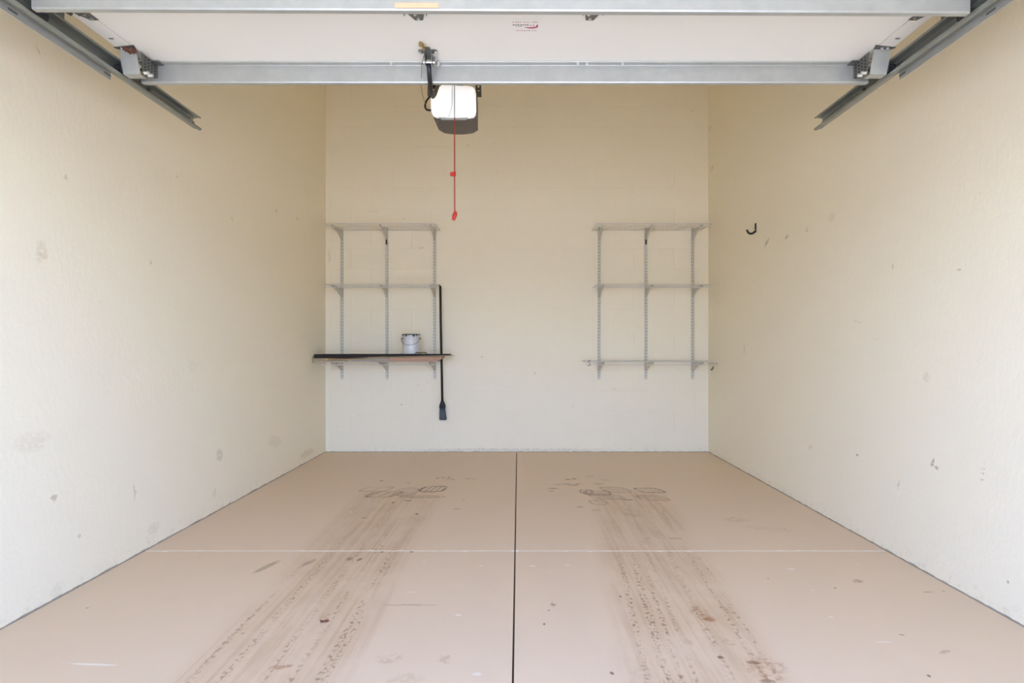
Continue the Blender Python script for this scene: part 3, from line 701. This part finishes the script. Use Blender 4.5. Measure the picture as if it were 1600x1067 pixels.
def make_bracket(X, z, depth, parent):
    y0 = YW - .0135; mbx = MB()
    for sx in (-.0065, .0065):
        mbx.quadbox([V(X + sx - .0008, y0, z - .004), V(X + sx - .0008, y0 - depth, z - .004), V(X + sx - .0008, y0 - depth, z - .018), V(X + sx - .0008, y0 - depth * .45, z - .045), V(X + sx - .0008, y0, z - .098)], (.0016, 0, 0))
    mbx.quadbox([V(X - .0065, y0 - depth, z - .019), V(X - .0065, y0 - depth * .45, z - .046), V(X - .0065, y0, z - .099), V(X - .0065, y0, z - .0975), V(X - .0065, y0 - depth * .45, z - .0445), V(X - .0065, y0 - depth, z - .0175)], (.013, 0, 0))
    return mbx.build('bracket', M['upright'], parent)
def make_shelf(x0, x1, z, depth, parent, lip=.030):
    yb_, yf = YW - .006, YW - depth
    mbx = MB()
    for y, zz, r in ((yb_, z, .0028), (yf, z + .002, .0032), (yf - .002, z - lip, .0032), (yb_ + (yf - yb_) * .55, z - .004, .0026)):
        mbx.tube([(x0, y, zz), (x1, y, zz)], r, 6)
    for x in (x0 + .002, x1 - .002): mbx.tube([(x, yb_, z), (x, yf, z), (x, yf - .002, z - lip)], .0028, 6)
    o = mbx.build('wire_shelf', M['shelf'], parent)
    w = MB(); n = int((x1 - x0) / .0254)
    for i in range(1, n):
        x = x0 + (x1 - x0) * i / n
        w.tube([(x, yb_ - .002, z + .003), (x, yf, z + .004), (x, yf - .003, z - lip)], .0016, 4, False)
    d = w.build('cross_wires', M['shelf'], o); d['kind'] = 'stuff'
    return o
def shelving(label, ups, shelves, cx, dx):
    root = thing('wire_shelving', label, 'shelving', (cx, YW - .15, .735), 'wall-hung wire shelving')
    for i, X in enumerate(ups): make_upright(X, root, i == 1, dx[i])
    for x0, x1, z, dpt in shelves:
        make_shelf(x0, x1, z, dpt, root)
        for X in ups: make_bracket(X, z, dpt - .025, root)
    return root
shelving('pale wire wall shelving holding cardboard and a paint can, near left corner', (-1.777, -1.3215, -.842),
         ((-1.845, -.785, 2.232, .305), (-1.835, -.785, 1.655, .305), (-1.868, -.778, .917, .325)), -1.31, (0, -.003, -.001))
shelving('empty pale wire wall shelving in the right corner', (.812, 1.2835, 1.754),
         ((.738, 1.838, 2.232, .305), (.746, 1.838, 1.655, .305), (.642, 1.900, .917, .325)), 1.28, (.002, 0, 0))

# ------------------------------------------------------------------ sheets of cardboard, paint can and scrap on the lowest left shelf
def sheet(name, pts, y0, y1, m, label, cat, group=None):   # pts: (x, zbottom, ztop)
    mbx = MB(); n = len(pts)
    poly = [V(x, y0, zb) for x, zb, zt_ in pts] + [V(x, y0, zt_) for x, zb, zt_ in pts[::-1]]
    A = [[mbx.bm.verts.new((x, y, z)) for z in (zb, zt_) for y in (y0, y1)] for x, zb, zt_ in pts]
    for a, b_ in zip(A, A[1:]):
        for i, j in ((0, 2), (2, 3), (3, 1), (1, 0)): mbx.bm.faces.new((a[i], a[j], b_[j], b_[i]))
    mbx.bm.faces.new((A[0][0], A[0][1], A[0][3], A[0][2])); mbx.bm.faces.new((A[-1][0], A[-1][2], A[-1][3], A[-1][1]))
    return tag(mbx.build(name, m), label, cat, group)
Yf, Yk = 5.185, 5.425
ZS = .9235
GC = 'flat sheets on the lowest left shelf'
sheet('cardboard_sheet', [(-1.868, .9235, .9265), (-1.70, .929, .935), (-1.50, .941, .947), (-1.268, .956, .962), (-.906, .9650, .971), (-.70, .9705, .977), (-.634, .973, .978)], Yf, Yk, M['cardboard_tan'],
      'olive-tan cardboard sheet rising from left to right beneath the dark panel', 'cardboard', GC)
sheet('flattened_carton', [(-1.217, ZS, .9555), (-1.0, ZS, .9600), (-.80, ZS, .9648), (-.765, .930, .9652), (-.725, .952, .9662)], Yf + .004, Yk - .01, M['cardboard_pink'],
      'reddish-brown flattened carton on the wire shelf below the paint can', 'carton', GC)
sheet('cardboard_sheet', [(-1.60, ZS, .9290), (-1.50, ZS, .9385), (-1.268, ZS, .9530), (-1.222, ZS, .9550)], Yf + .010, Yk - .02, M['cardboard_grey'],
      'greyish-brown folded cardboard left of the reddish carton, lying on shelf', 'cardboard', GC)
sheet('cardboard_sheet', [(-1.80, .9340, .9470), (-1.68, .9372, .9500), (-1.48, .9500, .9530)], Yf + .003, Yk - .01, M['cardboard_brown'],
      'short brown cardboard strip squeezed under the dark panel at its left end', 'cardboard', GC)
sheet('dark_panel', [(-1.926, .9505, .9886), (-1.6, .9540, .9900), (-1.268, .9665, .9900), (-.906, .9745, .9905), (-.66, .9805, .9900)], Yf - .002, Yk, M['darkpanel'],
      'long dark brown panel lying topmost on the cardboard, touching the left wall', 'panel', GC)
# can
CX, CY, CB = -1.034, 5.305, .9912
can = thing('paint_can', 'grey-white metal paint can with drips on rim, on the dark panel', 'paint can', (CX, CY, CB))
R = .0835
MB().lathe([(R - .004, 0), (R + .001, .0015), (R + .001, .006), (R - .001, .009), (R - .001, .170), (R + .0015, .173), (R + .0015, .178), (R - .001, .181)], (CX, CY, CB), 40).build('can_body', M['can'], can, True)
MB().lathe([(R - .001, .1805), (R + .003, .183), (R + .003, .189), (R - .004, .191), (R - .010, .187), (R - .02, .186)], (CX, CY, CB), 40).build('rim', M['candark'], can)
for ang, w, h in ((-1.95, .012, .018), (-1.10, .014, .020), (-.75, .008, .014), (-2.5, .010, .012), (-1.6, .005, .008)):
    dr = MB(); pts = []
    for t in (-1, -.5, .5, 1):
        a = ang + t * w / R; pts.append((a, .183)); 
    low = [(ang + t * w / R, .183 - h * (1 - t * t * .6)) for t in (1, .5, 0, -.5, -1)]
    dr.quadbox([V(CX + (R + .0035) * math.cos(a), CY + (R + .0035) * math.sin(a), CB + z) for a, z in pts + low], (0, .0015, 0)).build('paint_drip', M['candark'], can)
for sx in (-1, 1):
    MB().tube([(CX + sx * (R - .002), CY, CB + .148), (CX + sx * (R + .010), CY, CB + .148)], .008, 10).build('handle_ear', M['candark'], can)
bail = [(CX + (R + .006) * math.cos(t) * 1.0, CY - .02 - (R - .012) * math.sin(t), CB + .146 - .062 * math.sin(t)) for t in [math.pi * i / 18 for i in range(19)]]
MB().tube(bail, .0018, 6).build('bail_handle', M['galvdk'], can, True)
sc2 = MB(); P = [at(649, 551.6, 5.215), at(653, 550.5, 5.215), at(657, 551.5, 5.212), at(661, 550.6, 5.214), at(665, 551.0, 5.216), at(667, 552.6, 5.216)]
sc2.tube(spl([V(p.x, p.y, p.z if p.z > .996 else .996) for p in P], 3), .0045, 6)
tag(sc2.build('crumpled_strip', M['black'], None, True), 'thin crumpled black strip lying right beside the paint can', 'scrap')

# ------------------------------------------------------------------ broom hanging at the end of the left shelving
YBr = 5.465; kb = F / YBr
br = thing('broom', 'black long-handled broom hanging from the right end of the left shelving', 'broom', ((691 - VX) / kb, YBr, .334))
hx = lambda px: (px - VX) / kb + .002
bz = lambda y: CZ + (VY - y) / kb
MB().tube([(hx(687.7), YBr, bz(448)), (hx(688.3), YBr, bz(500)), (hx(689.6), YBr, bz(565)), (hx(690.9), YBr, bz(630))], .0115, 12).build('broom_handle', M['black'], br, True)
MB().tube([(hx(687.7), YBr, bz(448.5)), (hx(687.6), YBr, bz(446.5))], [.0115, .008], 12).tube(spl([(hx(687.7), YBr, bz(448)), (hx(687.0), YBr - .004, bz(445.2)), (hx(685.8), YBr - .004, bz(445.0)), (hx(685.0), YBr, bz(447.5))], 4), .0028, 6).build('hang_loop', M['black'], br)
def loft(secs, name, m):
    mbx = MB(); rings = []
    for cx, z, ax_, ay_ in secs:
        rings.append([mbx.bm.verts.new((cx + ax_ * math.copysign(abs(math.cos(t)) ** .6, math.cos(t)), YBr + ay_ * math.copysign(abs(math.sin(t)) ** .6, math.sin(t)), z)) for t in [2 * math.pi * q / 20 for q in range(20)]])
    for A, B in zip(rings, rings[1:]):
        for q in range(20): mbx.bm.faces.new((A[q], A[(q + 1) % 20], B[(q + 1) % 20], B[q]))
    mbx.bm.faces.new(rings[0]); mbx.bm.faces.new(rings[-1][::-1])
    return mbx.build(name, m, br, True)
loft([(hx(690.7), bz(626), .013, .013), (hx(691), bz(629.5), .022, .018), (hx(691), bz(633), .030, .022), (hx(691), bz(636), .031, .024), (hx(691), bz(638), .028, .022)], 'broom_cap', M['black'])
loft([(hx(691), bz(637), .027, .022), (hx(691.2), bz(645), .031, .028), (hx(691.8), bz(651), .034, .032), (hx(692), bz(654.6), .037, .034), (hx(692), bz(655.8), .032, .030)], 'bristles', M['bristle'])

# ------------------------------------------------------------------ little hooks
def shook(pts, r, m, label, name='s_hook'):
    return tag(MB().tube(spl(pts, 5), r, 8).build(name, m, None, True), label, 'hook')
Ys = YW - .329
xc = (920.7 - VX) / (F / Ys); zz = lambda y: CZ + (VY - y) / (F / Ys)
shook([(xc + .012, Ys - .003, zz(564.6)), (xc + .006, Ys - .004, zz(563.2)), (xc - .006, Ys - .005, zz(563.6)), (xc - .008, Ys - .005, zz(565.6)), (xc + .004, Ys - .006, zz(567.6)), (xc + .008, Ys - .006, zz(569.8)), (xc, Ys - .006, zz(571.4)), (xc - .012, Ys - .005, zz(570.4))], .0026, M['galvdk'],
      'small grey wire S-hook at the left end of the lowest right shelf')
Yh = YW - .20; kh = F / Yh
shook([((1114 - VX) / kh, Yh, CZ - (572.5 - VY) / kh), ((1114 - VX) / kh, Yh, CZ - (575 - VY) / kh), ((1112 - VX) / kh, Yh - .002, CZ - (577.5 - VY) / kh), ((1110 - VX) / kh, Yh - .004, CZ - (576.8 - VY) / kh)], .0050, M['blackmetal'],
      'tiny dark hook under the right end of the lowest right shelf', 'utility_hook')
Yq = 5.20; kq = F / Yq
shook([((491.5 - VX) / kq, Yq - .018, CZ - (556 - VY) / kq), ((489.0 - VX) / kq, Yq - .018, CZ - (559 - VY) / kq), ((491.0 - VX) / kq, Yq - .02, CZ - (562 - VY) / kq), ((489.2 - VX) / kq, Yq - .02, CZ - (565 - VY) / kq), ((492 - VX) / kq, Yq - .018, CZ - (566.5 - VY) / kq)], .0026, M['galvdk'],
      'small grey wire hook by the left wall at the left end of the dark panel')
# J-hook on the right wall
HY, HZ = on_right(1181, 357)
jh = thing('wall_hook', 'black J-shaped hook screwed to the right wall', 'hook', (XR, HY, HZ - .05))
kk = F / HY
zt2, zb2 = CZ + (VY - 348.8) / kk, CZ + (VY - 363.5) / kk
MB().box(XR - .006, XR - .0005, HY - .012, HY + .012, zb2, zt2, .002).build('hook_plate', M['blackmetal'], jh)
MB().tube(spl([(XR - .006, HY, zb2 + .012), (XR - .020, HY, zb2 - .002), (XR - .040, HY, zb2 - .008), (XR - .058, HY, zb2 - .002), (XR - .070, HY, zb2 + .016), (XR - .074, HY, zb2 + .024)], 5), .0085, 10).build('hook_arm', M['blackmetal'], jh, True)
MB().tube([(XR - .0085, HY - .006, zb2 + .020), (XR - .0045, HY - .006, zb2 + .020)], .006, 8).build('hook_screw', M['brass'], jh)

# ------------------------------------------------------------------ bits on the floor
def leaf(px, y, r, m, label, rot):
    X, Y = on_floor(px, y); mbx = MB(); n = 14
    rim = [mbx.bm.verts.new((X + r * (1 + .3 * math.sin(3 * t + rot)) * math.cos(t), Y + r * .62 * (1 + .25 * math.cos(2 * t + rot)) * math.sin(t), .0008 + .006 * abs(math.sin(t * 1.5 + rot)))) for t in [2 * math.pi * q / n for q in range(n)]]
    c = mbx.bm.verts.new((X, Y, .003))
    for q in range(n): mbx.bm.faces.new((rim[q], rim[(q + 1) % n], c))
    return tag(mbx.build('dry_leaf', m, solid=.0012), label, 'leaf')
leaf(506, 972, .017, M['leaf'], 'small crumpled reddish-brown leaf scrap lying on the left tyre track', .4)
leaf(864, 946, .011, M['leaf2'], 'small dry tan leaf scrap on bare floor right of the centre joint', 1.9)
